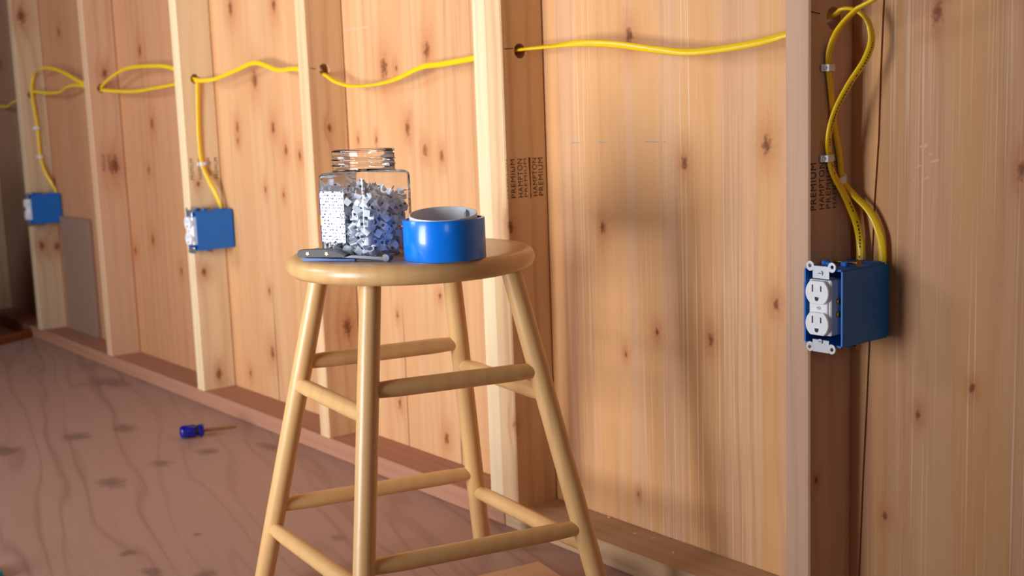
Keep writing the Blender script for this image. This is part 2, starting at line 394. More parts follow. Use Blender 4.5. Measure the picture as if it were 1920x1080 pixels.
# other sides of the shed, with the openings that daylight comes through
we = boxo('wall_end', (X0-.05, Y0, 0), (X0, -.0005, ZC), m_room); tag(we, kind='structure')
boxo('bottom_plate', (X0, Y0+.02, 0), (X0+.089, -SD-.001, .038), m_plate, we, .002)
for k in range(1, 4):
    bm = bmesh.new(); bbox(bm, (X0, -.05-.6*k-.038, .038), (X0+.089, -.05-.6*k, ZC-.002), .002); bmobj('stud', bm, m_stud, we)
def wall_with_openings(name, along, pos, a0, a1, opens, th):
    bm = bmesh.new()
    def b(s0, s1, za, zb):
        if s1-s0 < .001 or zb-za < .001: return
        if along == 'x': bbox(bm, (s0, min(pos, pos+th), za), (s1, max(pos, pos+th), zb))
        else: bbox(bm, (min(pos, pos+th), s0, za), (max(pos, pos+th), s1, zb))
    at = a0
    for o0, o1, z0, z1 in opens:
        b(at, o0, 0, ZC); b(o0, o1, 0, z0); b(o0, o1, z1, ZC); at = o1
    b(at, a1, 0, ZC)
    return tag(bmobj(name, bm, m_room), kind='structure')
wall_with_openings('wall_front', 'x', Y0, X0, X1, [(-2.4, -1.5, 1.2, 1.9), (-.80, .12, .05, 1.28)], -.05)
wall_with_openings('wall_side', 'y', X1, Y0, 0, [(-2.05, -1.45, 1.02, 1.68)], .05)
ceil = boxo('ceiling', (X0-.1, Y0-.1, ZC), (X1+.1, .035, ZC+.03), m_room); tag(ceil, kind='structure')

wp = boxo('wall_partition', (-2.98, Y0, 0), (-2.90, -.25, .56), m_room); tag(wp, kind='structure')     # unseen low block added outside the frame to shade the far corner

# lumber stamps, pencil marks
def text_mesh(body, size, mat, parent, loc, name='grade_stamp'):
    cu = bpy.data.curves.new('t', 'FONT'); cu.body = body; cu.size = size; cu.align_x = 'LEFT'; cu.space_character = 1.12
    o = bpy.data.objects.new('t', cu); COL.objects.link(o)
    dg = bpy.context.evaluated_depsgraph_get(); me = bpy.data.meshes.new_from_object(o.evaluated_get(dg))
    bpy.data.objects.remove(o)
    me.materials.clear(); me.materials.append(mat)
    n = bpy.data.objects.new(name, me); link(n, parent)
    # text right = +z, text up = -y, facing +x
    n.matrix_local = Matrix(((0, 0, 1, loc[0]), (0, -1, 0, loc[1]), (1, 0, 0, loc[2]), (0, 0, 0, 1)))
    return n
def fit_text(body, length, height, mat, parent, y, z):
    t = text_mesh(body, .0165, mat, parent, (.0004, y, z))
    me = t.data; xs = [v.co.x for v in me.vertices]; ys = [v.co.y for v in me.vertices]
    sx = length/(max(xs)-min(xs)); sy = height/(max(ys)-min(ys)); x0 = min(xs); y0 = min(ys)
    for v in me.vertices: v.co.x = (v.co.x-x0)*sx; v.co.y = (v.co.y-y0)*sy
def col_y(px, py, x): return U(px, py, 'x', x).y
def stampA(x, parent, px_cols, py, z0, L):
    for px, body, h, mat in px_cols: fit_text(body, L, h, mat, parent, col_y(px, py, x), z0)
stampA(XA, sA, [(1530, 'PREMIUM', .0115, m_ink), (1545, 'HAMPTON', .0100, m_ink), (1557, 'PREMIUM', .0090, m_ink2), (1568, 'HAMPTON', .0085, m_ink2)], 350, .5735, .0585)
stampA(XB, sB, [(952, 'HAMPTON', .003, m_ink2), (966, 'PREMIUM', .0095, m_ink), (980, 'HAMPTON', .0105, m_ink), (988, 'PREMIUM', .006, m_ink2), (1007, 'HAMPTON', .010, m_ink), (1018.5, 'PREMIUM', .0105, m_ink)], 335, .5690, .0635)
def strip(parent, pts, mat, name):
    """thin flat mark on a stud's right face, local (y, z) outline"""
    n = len(pts); mesh(name, [(.0004, y, z) for y, z in pts], [tuple(range(n))], mat, parent)
ya = col_y(992.5, 300, XB); yb = col_y(995.5, 376, XB)
strip(sB, [(ya-.0018, .634), (ya+.0018, .634), (ya+.0016, .618), (yb+.0006, .575), (yb+.0014, .571), (yb, .564), (yb-.0012, .571), (yb-.0004, .575), (ya-.0014, .618)], m_ink, 'stamp_arrow')
stampA(XD, sD, [(363, 'PREMIUM', .010, m_ink2), (378, 'HAMPTON', .010, m_ink2), (395, 'PREMIUM', .009, m_ink2), (409, 'PREMIUM', .010, m_ink)], 315, .5736, .052)
stampA(XE, sE, [(198, 'PREMIUM', .010, m_ink2), (208, 'HAMPTON', .010, m_ink2), (220, 'PREMIUM', .009, m_ink2)], 305, .585, .048)
for st, x, a, b in ((sA, XA, (1520, 22), (1538, 26)), (sB, XB, (945, 92), (962, 91)), (sC, XC, (582, 128), (592, 129))):
    p, q_ = U(*a, 'x', x), U(*b, 'x', x)
    strip(st, [(p.y, p.z-.0007), (q_.y, q_.z-.0007), (q_.y, q_.z+.0007), (p.y, p.z+.0007)], m_pencil, 'pencil_mark')

# ------------------------------------------------------------------ wooden stool
SX, SY = -.1082, -.3814
ZB, TH, SR = .496, .0275, .1724
TOP = [(-.1143, -.081), (.0687, -.1109), (-.0726, .1166), (.1258, .0768)]
FOOT = [(-.2187, -.1574), (.125, -.1899), (-.1257, .1959), (.211, .1608)]
RUNGS = [(0, 1, .3258), (2, 3, .3237), (1, 3, .358), (0, 2, .3592), (0, 1, .1035), (2, 3, .1064), (1, 3, .1343), (0, 2, .1389)]
stool = empty('wooden_stool', (SX, SY, 0)); tag(stool, 'honey coloured round wooden stool with four splayed legs and two tiers of rungs', 'stool')
prof = [(.001, ZB), (SR-.012, ZB)]
for k in range(9):
    a = -PI/2+PI*k/8; prof.append((SR-.0125+.0125*math.cos(a), ZB+TH/2+TH/2*math.sin(a)))
prof += [(SR-.03, ZB+TH-.0004), (.05, ZB+TH-.0006), (.001, ZB+TH-.0006)]
seat = lathe('seat', prof, m_stool, stool, 96, sharp=None)
def leg_at(i, z):
    t = z/ZB; return Vector((FOOT[i][0]+(TOP[i][0]-FOOT[i][0])*t, FOOT[i][1]+(TOP[i][1]-FOOT[i][1])*t, z))
for i in range(4):
    spindle('leg', leg_at(i, .0), leg_at(i, ZB+.004), [(0, .0125), (.008, .0142), (.25, .0146), (.75, .0146), (1, .0140)], m_stool, stool, 28)
for a, b, z in RUNGS:
    A, B = leg_at(a, z), leg_at(b, z); d = (B-A).normalized()
    spindle('rung', A+d*.004, B-d*.004, [(0, .0100), (.06, .0108), (.16, .0118), (.84, .0118), (.94, .0108), (1, .0100)], m_stool, stool, 20)
ZT = ZB+TH-.0005

# ------------------------------------------------------------------ jar of cable clips
JX, JY = -.1065, -.452
jar = empty('clear_jar', (JX, JY, ZT), math.radians(0)); tag(jar, 'open clear plastic jar full of white cable clips, standing on the stool', 'jar')
view = math.atan2(CAM.y-JY, CAM.x-JX)          # the jar's rounded corner points about this way
jrot = view+math.radians(3)
def rsq(half, rad, n=16):
    pts = []
    for c in range(4):
        a0 = c*PI/2; cx = (half-rad)*(1 if c in (0, 3) else -1); cy = (half-rad)*(1 if c in (0, 1) else -1)
        for k in range(n+1):
            a = a0+PI/2*k/n; pts.append((cx+rad*math.cos(a), cy+rad*math.sin(a)))
    return pts
HALF = .0468; CR = .012
def jar_rings():
    R = []
    for z, half, rad in [(.001, .034, .012), (.0005, .040, .012), (.0025, .0445, .0125), (.007, HALF, CR), (.055, HALF, CR), (.1060, HALF, CR), (.1098, .0462, CR), (.1122, .0450, .014), (.1138, .0436, .018), (.1146, .0425, .024)]:
        R.append([(x, y, z) for x, y in rsq(half, rad)])
    n = len(R[0])
    for z, r in [(.1152, .0424), (.1165, .0418), (.1185, .0416), (.1218, .0416), (.1232, .0430), (.1250, .0416), (.1290, .0416), (.1306, .0430), (.1322, .0416), (.1395, .0416), (.1415, .0422), (.1425, .0416)]:
        ring = []
        for k in range(n):
            x, y, _ = R[0][k]; a = math.atan2(y, x); ring.append((r*math.cos(a), r*math.sin(a), z))
        R.append(ring)
    return R
R = jar_rings(); n = len(R[0]); V = [v for r in R for v in r]; Fc = []
for k in range(len(R)-1):
    for i in range(n): Fc.append((k*n+i, k*n+(i+1) % n, (k+1)*n+(i+1) % n, (k+1)*n+i))
Fc.append(tuple(range(n))[::-1])
JR = jrot-PI/4
bodyo = mesh('jar_body', V, Fc, m_jar, jar, True); bodyo.rotation_euler = (0, 0, JR)
def ring_part(name, z, R_, r_):
    return lathe(name, [(R_+r_*math.cos(2*PI*k/8), z+r_*math.sin(2*PI*k/8)) for k in range(8)], m_jar, jar, 64, closed=True, sharp=None)
ring_part('rim', .1420, .0412, .0014); ring_part('thread', .1306, .0424, .0010); ring_part('thread', .1232, .0424, .0010)
# label wraps the left face
def label_strip(name, s0, s1, z0, z1, mat, off=.0006, n=14):
    """strip on the face whose normal is local +x (left in view): s along local y, wrapping the corner"""
    V = []; Fc = []
    path = []
    h = HALF+off; r = CR+off
    for k in range(n+1):
        q = s0+(s1-s0)*k/n; lim = h-r
        if q >= -lim: path.append((h, q))
        else:
            a = (-lim-q)/r
            if a <= PI/2: path.append((h-r+r*math.cos(a), -lim-r*math.sin(a)))
            else: path.append((h-r-(a-PI/2)*r, -h))
    for x, y in path: V += [(x, y, z0), (x, y, z1)]
    for k in range(n): Fc.append((2*k, 2*k+2, 2*k+3, 2*k+1))
    o = mesh(name, V, Fc, mat, jar, True); o.rotation_euler = (0, 0, JR); return o
label_strip('label', -.040, .004, .022, .090, m_label)
label_strip('label_edge', -.072, -.0405, .022, .044, m_label_p)
label_strip('label_edge', -.072, -.0405, .0445, .058, m_label_y)
label_strip('label_edge', -.072, -.0405, .0585, .090, m_label_p)
# clips: a saddle with a nail through its ear
def clip_bm(s=1.0):
    bm = bmesh.new(); segs = 6; prof = []
    W, ri, ro = .0036*s, .0030*s, .0046*s
    rings = []
    pts = [(-ri, -.0035*s)]+[(-ri*math.cos(PI*k/segs), ri*math.sin(PI*k/segs)) for k in range(segs+1)]+[(ri, -.0035*s)]
    pto = [(-ro, -.0035*s)]+[(-ro*math.cos(PI*k/segs), ro*math.sin(PI*k/segs)) for k in range(segs+1)]+[(ro, -.0035*s)]
    for p, q_ in zip(pts, pto):
        rings.append([bm.verts.new((p[0], -W, p[1])), bm.verts.new((q_[0], -W, q_[1])), bm.verts.new((q_[0], W, q_[1])), bm.verts.new((p[0], W, p[1]))])
    for a, b in zip(rings, rings[1:]):
        for k in range(4): bm.faces.new((a[k], a[(k+1) % 4], b[(k+1) % 4], b[k]))
    bm.faces.new(rings[0]); bm.faces.new(rings[-1][::-1])
    bbox(bm, (ro-.0006*s, -W, -.0035*s), (ro+.0042*s, W, .0035*s))
    return bm
clip0 = bmobj('cable_clip', clip_bm(1.22), m_clip); clip_me = clip0.data
bmn = bmesh.new(); rod(bmn, (.0080, 0, -.0095), (.0080, 0, .0056), .0008, n=6); rod(bmn, (.0080, 0, .0054), (.0080, 0, .0066), .0021, n=8)
nail0 = bmobj('nail', bmn, m_clipnail); nail_me = nail0.data
bpy.data.objects.remove(clip0); bpy.data.objects.remove(nail0)
rj = random.Random(11); cells = []; stepc = .0108; inner = HALF-.0085
nz = 9
for iz in range(nz):
    z = .009+iz*.0108
    for ix in range(-4, 5):
        for iy in range(-4, 5):
            x, y = ix*stepc*1.06, iy*stepc*1.06
            if abs(x) > inner+.001 or abs(y) > inner+.001: continue
            if math.hypot(max(0, abs(x)-(inner-.010)), max(0, abs(y)-(inner-.010))) > .0105: continue
            top = .086-.010*((x*x+y*y)/.0018)+.006*math.sin(x*190+1)+.005*math.cos(y*150)
            if z > top: continue
            cells.append((x, y, z, max(abs(x), abs(y)) > inner-.011 or z > top-.013))
shell = [c for c in cells if c[3]]; core_cells = [c for c in cells if not c[3]]
rj.shuffle(shell); core_cells += shell[300:]; shell = shell[:300]
def rand_m(x, y, z, jit=.0042):
    q_ = Matrix.Rotation(rj.uniform(0, 2*PI), 4, 'Z') @ Matrix.Rotation(rj.uniform(0, 2*PI), 4, 'X') @ Matrix.Rotation(rj.uniform(0, 2*PI), 4, 'Y')
    lim = HALF-.0098
    x = max(-lim, min(lim, x+rj.uniform(-jit, jit))); y = max(-lim, min(lim, y+rj.uniform(-jit, jit)))
    p = Matrix.Rotation(JR, 4, 'Z') @ Vector((x, y, z+rj.uniform(-jit, jit)))
    q_.translation = (JX+p.x, JY+p.y, ZT+p.z+.003); return q_
for (x, y, z, _) in shell:
    o = bpy.data.objects.new('cable_clip', clip_me); COL.objects.link(o); o.matrix_world = rand_m(x, y, z)
    tag(o, 'small white plastic cable clip with a nail, lying in the heap inside the clear jar', 'cable clip', 'cable clips in the jar')
    k = bpy.data.objects.new('nail', nail_me); COL.objects.link(k); k.parent = o
bm = bmesh.new()
for (x, y, z, _) in core_cells:
    b1 = bmesh.new(); b1.from_mesh(clip_me); b1.transform(rand_m(x, y, z)); me = bpy.data.meshes.new('tmp'); b1.to_mesh(me); b1.free(); bm.from_mesh(me); bpy.data.meshes.remove(me)
heap = bmobj('cable_clip_heap', bm, m_clip); tag(heap, 'white cable clips packed in the middle of the clear jar', 'cable clips', kind='stuff')

# ------------------------------------------------------------------ roll of blue tape
vd = Vector((FWD.x, FWD.y, 0)).normalized()
tp = U(831, 493.5, 'z', ZT); TR = .0535
tape = empty('tape_roll', (tp.x+TR*vd.x*1.0, tp.y+TR*vd.y*1.0, ZT)); tag(tape, 'glossy blue roll of tape with a loose silver liner, beside the jar on the stool', 'tape roll')
TW = .0525
lathe('tape_band', [(TR-.0045, .0003), (TR-.0006, .0003), (TR, .001), (TR, TW-.001), (TR-.0006, TW), (TR-.0045, TW)], m_tape, tape, 96, closed=True, sharp=50)
lathe('inner_wraps', [(TR-.0085, .0010), (TR-.0047, .0010), (TR-.0047, TW-.0030), (TR-.0085, TW-.0018)], m_roll, tape, 96, closed=True, sharp=50)
rs = TR-.0095
sl = lathe('silver_liner', [(rs-.0012, 0), (rs, 0), (rs, .050), (rs-.0012, .050)], m_sleeve, tape, 96, closed=True, sharp=50)
ta = math.atan2(vd.y, vd.x)
sl.rotation_euler = (Matrix.Rotation(ta, 3, 'Z') @ Matrix.Rotation(math.radians(-7.5), 3, 'Y') @ Matrix.Rotation(-ta, 3, 'Z')).to_euler()
sl.location = (0, 0, .0095)
# free end of the liner, folded inside on the right
e0 = Matrix.Rotation(ta-math.radians(40), 4, 'Z') @ Vector((rs-.003, 0, 0)); e1 = Matrix.Rotation(ta-math.radians(58), 4, 'Z') @ Vector((rs-.013, 0, 0))
V = []; 
for k in range(7):
    t = k/6; p = e0.lerp(e1, t)+Vector((0, 0, 0)); b_ = .004*math.sin(PI*t); V += [(p.x+b_, p.y, .016-.006*t), (p.x+b_, p.y, .0625-.005*t)]
mesh('liner_end', V, [(2*k, 2*k+2, 2*k+3, 2*k+1) for k in range(6)], m_sleeve, tape, True)

# ------------------------------------------------------------------ hand tool at the front of the seat
ta0 = U(566, 487, 'z', ZT+.002); tb0 = U(733, 488, 'z', ZT+.002)
# keep the tool on the seat: both ends a little inside its rim
dirT = (tb0-ta0); Lt = dirT.length; dirT.normalize()
tool = empty('hand_tool', (ta0.x, ta0.y, ZT), math.atan2(dirT.y, dirT.x)); tag(tool, 'hand tool with black riveted grip and blue edge lying in front of the jar', 'hand tool')
TL = Lt
def prism(name, outline, y0, y1, mat, parent, bevel=0):
    """outline in local x,z extruded along y"""
    bm = bmesh.new(); a = [bm.verts.new((x, y0, z)) for x, z in outline]; b = [bm.verts.new((x, y1, z)) for x, z in outline]; n = len(a)
    bm.faces.new(a); bm.faces.new(b[::-1])
    for i in range(n): bm.faces.new((a[i], a[(i+1) % n], b[(i+1) % n], b[i]))
    if bevel: bmesh.ops.bevel(bm, geom=list(bm.edges), offset=bevel, segments=2, affect='EDGES')
    return bmobj(name, bm, mat, parent)
prism('lower_grip', [(0, .0016), (.006, .0004), (.62*TL, .0004), (.62*TL, .0036), (.3*TL, .0042), (.004, .0046)], -.004, .008, m_toolblue, tool, .0006)
prism('upper_grip', [(-.006, .0052), (.50*TL, .0056), (.52*TL, .0085), (.40*TL, .0150), (.26*TL, .0160), (-.004, .0148)], -.003, .013, m_dark, tool, .0012)
for x in (.085*TL, .30*TL):
    bm = bmesh.new()
    V = [bm.verts.new((x+(.0032 if k % 2 else .0016)*math.cos(PI*k/5+PI/2), -.0031, .0105+(.0032 if k % 2 else .0016)*math.sin(PI*k/5+PI/2))) for k in range(10)]
    f = bm.faces.new(V); r_ = bmesh.ops.extrude_face_region(bm, geom=[f])
    for v in [g for g in r_['geom'] if isinstance(g, bmesh.types.BMVert)]: v.co.y -= .0007
    bmobj('rivet', bm, m_copper, tool)
prism('jaw', [(.46*TL, .0048), (.60*TL, .0044), (.96*TL, .0014), (.99*TL, .0040), (.93*TL, .0062), (.70*TL, .0074), (.56*TL, .0080)], .000, .007, m_steel, tool, .0006)
prism('lower_jaw', [(.60*TL, .0003), (.95*TL, .0003), (.97*TL, .0014), (.60*TL, .0036)], -.002, .006, m_dark, tool, .0004)
rodo('pivot', (.955*TL, -.003, .0052), (.955*TL, .009, .0052), .0048, m_steel, tool, n=20)

# ------------------------------------------------------------------ electrical boxes with outlets
BW, BD, BZ0, BZ1 = .0572, .0975, .0, .0965
def make_box(x, zc_bottom, label):
    b = empty('outlet_box', (x+.0006, 0, zc_bottom)); tag(b, label, 'electrical box', 'blue outlet boxes nailed to the studs')
    th = .0024; bm = bmesh.new(); yf, yb = -.1005, -.0045
    o_lo, o_hi = (0, yf, 0), (BW, yb, BZ1); inn = [(th, th), (BW-th, th), (BW-th, BZ1-th), (th, BZ1-th)]; out = [(0, 0), (BW, 0), (BW, BZ1), (0, BZ1)]
    of = [bm.verts.new((p[0], yf, p[1])) for p in out]; ob = [bm.verts.new((p[0], yb, p[1])) for p in out]
    nf = [bm.verts.new((p[0], yf, p[1])) for p in inn]; nb = [bm.verts.new((p[0], yb-th, p[1])) for p in inn]
    for i in range(4):
        j = (i+1) % 4
        bm.faces.new((of[i], of[j], ob[j], ob[i])); bm.faces.new((nf[i], nf[j], nb[j], nb[i])); bm.faces.new((of[i], of[j], nf[j], nf[i]))
    bm.faces.new(ob); bm.faces.new(nb)
    es = [e for e in bm.edges if len({round(v.co.y, 4) for v in e.verts}) == 2 and e.verts[0] in of+ob]
    bmesh.ops.bevel(bm, geom=es, offset=.0022, segments=2, affect='EDGES')
    bmobj('box_body', bm, m_blue, b)
    boxo('side_flange', (-.0004, yf-.0005, .022), (.0022, yf+.012, .076), m_blue, b, .0005)
    for px, py, s in ((.014, -.075, .0), (.040, -.072, 0), (.024, -.083, .0)):
        boxo('nail_bracket', (px-.0045, py-.004, BZ1-.0005), (px+.0045, py+.004, BZ1+.0062), m_blue, b, .0012)
    boxo('nail_bracket', (.036, -.070, -.0058), (.047, -.062, .0004), m_blue, b, .0012)
    for px in (.020, .043):
        boxo('cable_clamp', (px-.009, -.034, BZ1-.0004), (px+.009, -.014, BZ1+.0016), m_blue, b, .0006)
    rodo('nail', (.054, -.064, BZ1+.0042), (.002, -.058, BZ1+.0030), .0018, m_nail, b, n=10)
    rodo('nail_head', (.0545, -.0641, BZ1+.0042), (.053, -.0639, BZ1+.0042), .0042, m_nail, b, n=14)
    rodo('nail', (.054, -.064, -.0036), (.002, -.058, -.0026), .0018, m_nail, b, n=10)
    rodo('nail_head', (.0545, -.0641, -.0036), (.053, -.0639, -.0036), .0042, m_nail, b, n=14)
    return b
def face_outline(w, h, n=20):
    """round receptacle face with flat top and bottom"""
    pts = []; r = w/2
    for k in range(64):
        a = 2*PI*k/64; x, z = r*math.cos(a), r*math.sin(a); z = max(-h/2, min(h/2, z)); pts.append((x, z))
    return pts
def make_outlet(x, z0, label):
    cx = x+.0006+BW/2-.001; cz = z0+BZ1/2; yf = -.1022
    o = empty('electrical_outlet', (cx, yf, cz)); tag(o, label, 'outlet', 'white duplex outlets in the blue boxes')
    # strap: bar with two rounded ears at each end
    for s in (1, -1):
        bm = bmesh.new()
        bbox(bm, (-.0125, -.0016, s*.046-.0105), (.0125, 0, s*.046+.0055), .0004)
        st = bmobj('strap_end', bm, m_zinc, o)
        for e in (1, -1):
            bm = bmesh.new(); pts = []
            for k in range(18):
                a = 2*PI*k/18; pts.append((e*.0160+.0058*math.cos(a), s*.0505+.0062*math.sin(a)))
            A = [bm.verts.new((p[0], -.0017, p[1])) for p in pts]; B = [bm.verts.new((p[0], -.0001, p[1])) for p in pts]
            hole = [(e*.0165+.0024*math.cos(2*PI*k/18), s*.0510+.0024*math.sin(2*PI*k/18)) for k in range(18)]
            HA = [bm.verts.new((p[0], -.0017, p[1])) for p in hole]; HB = [bm.verts.new((p[0], -.0001, p[1])) for p in hole]
            for k in range(18):
                j = (k+1) % 18
                bm.faces.new((A[k], A[j], B[j], B[k])); bm.faces.new((HA[k], HA[j], HB[j], HB[k])); bm.faces.new((A[k], A[j], HA[j], HA[k])); bm.faces.new((B[k], B[j], HB[j], HB[k]))
            bmobj('ear', bm, m_zinc, o)
        rodo('mounting_screw', (0, -.0032, s*.0425), (0, -.0010, s*.0425), .0032, m_zinc, o, n=16)
        boxo('screw_slot', (-.0026, -.0034, s*.0425-.0004), (.0026, -.0031, s*.0425+.0004), m_slot, o)
    boxo('outlet_body', (-.0165, -.0035, -.0345), (.0165, .024, .0345), m_white, o, .0015)
    boxo('centre_bridge', (-.0130, -.0058, -.0085), (.0130, -.002, .0085), m_white, o, .0008)
    rodo('centre_screw', (0, -.0066, 0), (0, -.0050, 0), .0028, m_zinc, o, n=14)
    boxo('screw_slot', (-.0022, -.0068, -.0004), (.0022, -.0065, .0004), m_slot, o)
    for s in (1, -1):
        pts = face_outline(.0345, .0285); zc = s*.0195
        bm = bmesh.new(); A = [bm.verts.new((p[0]*.96, -.0098, zc+p[1]*.96)) for p in pts]; A2 = [bm.verts.new((p[0], -.0086, zc+p[1])) for p in pts]; B = [bm.verts.new((p[0], -.001, zc+p[1])) for p in pts]; n = len(A)
        bm.faces.new(A)
        for k in range(n):
            j = (k+1) % n; bm.faces.new((A[k], A[j], A2[j], A2[k])); bm.faces.new((A2[k], A2[j], B[j], B[k]))
        f = bmobj('receptacle_face', bm, m_white, o)
        boxo('slot', (-.0072, -.0101, zc+.0005), (-.0054, -.0096, zc+.0095), m_slot, f)
        boxo('slot', (.0054, -.0101, zc+.0015), (.0070, -.0096, zc+.0085), m_slot, f)
        pts2 = [(.0028*math.cos(a), .0028*math.sin(a)) for a in [PI+PI*k/8 for k in range(9)]]+[(.0028, .0022), (-.0028, .0022)]
        bm = bmesh.new(); Q = [bm.verts.new((p[0], -.0101, zc-.0078+p[1])) for p in pts2]; Q2 = [bm.verts.new((p[0], -.0096, zc-.0078+p[1])) for p in pts2]
        bm.faces.new(Q)
        for k in range(len(Q)):
            j = (k+1) % len(Q); bm.faces.new((Q[k], Q[j], Q2[j], Q2[k]))
        bmobj('ground_hole', bm, m_slot, f)
        for e in (1, -1):
            rodo('terminal_screw', (e*.0160, .010, s*.008+.000), (e*.0200, .010, s*.008), .0038, m_brass if e > 0 else m_zinc, o, n=14)
    bm = bmesh.new(); cable_mesh(bm, [(.0195, .012, .009), (.0235, .022, .018), (.021, .040, .030), (.012, .060, .036)], [(0, 0, 1)]*4, .0016, .0016, 6, 8); bmobj('wire', bm, m_wire, o, True)
    bm = bmesh.new(); cable_mesh(bm, [(.0195, .012, -.009), (.0240, .024, -.012), (.020, .045, .010), (.010, .065, .030)], [(0, 0, 1)]*4, .0016, .0016, 6, 8); bmobj('wire', bm, m_wire, o, True)
    return o
ZA, ZD, ZF = .4085, .4020, .4025
make_box(XA, ZA, 'large blue plastic outlet box on the nearest stud, at right of the stool')
make_outlet(XA, ZA, 'white duplex outlet with metal ears in the nearest blue box, at right')
make_box(XD, ZD, 'blue outlet box on the knotty stud just left of the stool')
make_outlet(XD, ZD, 'white duplex outlet seen edge on in the middle blue box, left of the stool')
make_box(XF, ZF, 'small farthest blue outlet box at the left end of the wall')
make_outlet(XF, ZF, 'blurred white duplex outlet in the farthest blue box at left')

# ------------------------------------------------------------------ yellow cables
def cable(label, pts, wides):
    bm = bmesh.new(); cable_mesh(bm, pts, wides); o = bmobj('electrical_cable', bm, m_yellow, None, True)
    tag(o, label, 'cable', 'yellow electrical cables'); return o
FX = (0, 1, 0)      # flat against a stud's side: wide along y
# A: from the upper right, down the stud, into the box (right hand strand)
p1 = [Vector((XR-.045, -.05, .842)), Vector((.72, -.075, .868)), Vector((.54, -.085, .858)), U(1634, 2, 'y', -.085), U(1601, 22, 'y', -.082), U(1568, 62, 'x', XA+.016), U(1553, 108, 'x', XA+.0038), U(1557, 165, 'x', XA+.0035), U(1564, 230, 'x', XA+.0035), U(1574, 290, 'x', XA+.004),
      U(1580, 336, 'x', XA+.0038), U(1600, 364, 'x', XA+.014), U(1632, 398, 'x', XA+.035), U(1650, 440, 'x', XA+.0485), U(1655, 482, 'x', XA+.0515), Vector((XA+.050, -.012, .485))]
w1 = [(0, .5, .8)]*3+[(.3, 1, .2)]*2+[(.2, 1, 0)]+[FX]*4+[(0, 1, 0), (.3, 1, 0), (.6, .8, 0), (.8, .6, 0), (1, .3, 0), (1, .2, 0)]
cable('yellow cable from the top edge down into the right of the nearest blue box', p1, w1)
hA = Vector((XA, *HOLE['A']))
p2 = [Vector((XA+.022, -.026, .47)), U(1613, 482, 'x', XA+.022), U(1609, 430, 'x', XA+.019), U(1588, 375, 'x', XA+.011), U(1562, 325, 'x', XA+.006), U(1555, 296, 'x', XA+.0038), U(1554, 255, 'x', XA+.008), U(1566, 208, 'x', XA+.014), U(1592, 158, 'x', XA+.028), U(1622, 112, 'x', XA+.044),
      U(1634, 76, 'x', XA+.048), U(1627, 40, 'x', XA+.044), U(1606, 19, 'x', XA+.032), U(1580, 17, 'x', XA+.016), U(1562, 29, 'x', XA+.002),
      Vector((XA-.045, -.046, .8030)), U(1470, 66, 'y', -.054), U(1400, 84, 'y', -.050), U(1300, 97.5, 'y', -.046), U(1230, 93, 'y', -.046), U(1150, 83, 'y', -.048), U(1085, 81, 'y', -.050), U(1030, 87, 'y', -.050), U(976, 93, 'y', -.0503),
      Vector((XB-.04, -.0503, .8075)), Vector((XB-.085, -.0503, .8070)), U(884, 110, 'y', -.047), U(830, 120, 'y', -.045), U(790, 126, 'y', -.042), U(745, 147, 'y', -.040), U(705, 158, 'y', -.040), U(660, 161, 'y', -.042), U(630, 153, 'y', -.046), U(608, 139, 'y', -.0495),
      Vector((XC-.042, -.0495, .8075)), U(553, 129, 'y', -.048), U(520, 131, 'y', -.046), U(478, 118, 'y', -.044), U(440, 133, 'y', -.046), U(400, 149, 'y', -.049), U(368, 151, 'y', -.0505),
      Vector((XD-.040, -.0505, .8200)), U(322, 159, 'y', -.050), U(290, 165, 'y', -.048), U(255, 171, 'y', -.046), U(220, 171, 'y', -.047), U(192, 168.5, 'y', -.0515), Vector((XE-.040, -.0525, .8235)), U(150, 160, 'y', -.05), U(128, 162, 'y', -.047), U(110, 173, 'y', -.046), U(85, 174, 'y', -.048), U(64, 172, 'y', -.05),
      Vector((XF-.040, -.050, .828)), U(26, 191, 'y', -.05), U(8, 200, 'y', -.047), Vector((XG+.02, -.05, .825))]
def ww(k): 
    return FX
w2 = [(1, .2, 0), (1, .2, 0), (.6, .8, 0), (.2, 1, 0), FX, FX, FX, (.1, 1, .1), (.3, 1, .2), (.4, 1, .2), (.2, 1, 0), (0, 1, 0), (0, 1, 0), (0, 1, 0), (0, 1, 0)]
w2 += [(0, .5, 1), (0, .4, 1), (0, .3, 1), (0, .4, 1), (0, .1, 1), (0, 0, 1), (0, .2, 1), (0, .9, .5), (0, 1, .2)]
w2 += [(0, .9, .5), (0, .4, 1), (0, 0, 1), (0, 0, 1), (0, .2, 1), (0, .6, 1), (0, .9, .5), (0, .9, .5), (0, .9, .4), (0, 1, .2)]
w2 += [(0, .7, .7), (0, .3, 1), (0, .6, 1), (0, .2, 1), (0, .2, 1), (0, .2, 1), (0, .3, 1)]
w2 += [(0, .5, .8)]*(len(p2)-len(w2))
CABLE2 = cable('long yellow cable looping from the nearest box and running left through all the stud holes', p2, w2)
# D: from the hole down into the box
p3 = [Vector((XD-.040, -.0545, .826)), Vector((XD-.004, -.0530, .8225)), U(370, 153, 'x', XD+.006), U(371, 200, 'x', XD+.005), U(373, 255, 'x', XD+.004), U(379, 306, 'x', XD+.0036), U(392, 338, 'x', XD+.013), U(405, 365, 'x', XD+.022), U(414, 391, 'x', XD+.026), Vector((XD+.026, -.030, .470))]
p3 = [Vector((XE+.006, -.0560, .826)), U(205, 147, 'y', -.055), U(235, 129, 'y', -.052), U(275, 124, 'y', -.052), U(318, 126, 'y', -.054)]+p3
cable('yellow cable arching between two studs and dropping into the middle blue box', p3, [(0, .4, 1)]*5+[(0, .5, 1), (0, 1, .3)]+[FX]*4+[(.3, 1, 0), (.7, .7, 0), (1, .2, 0), (1, .2, 0)])
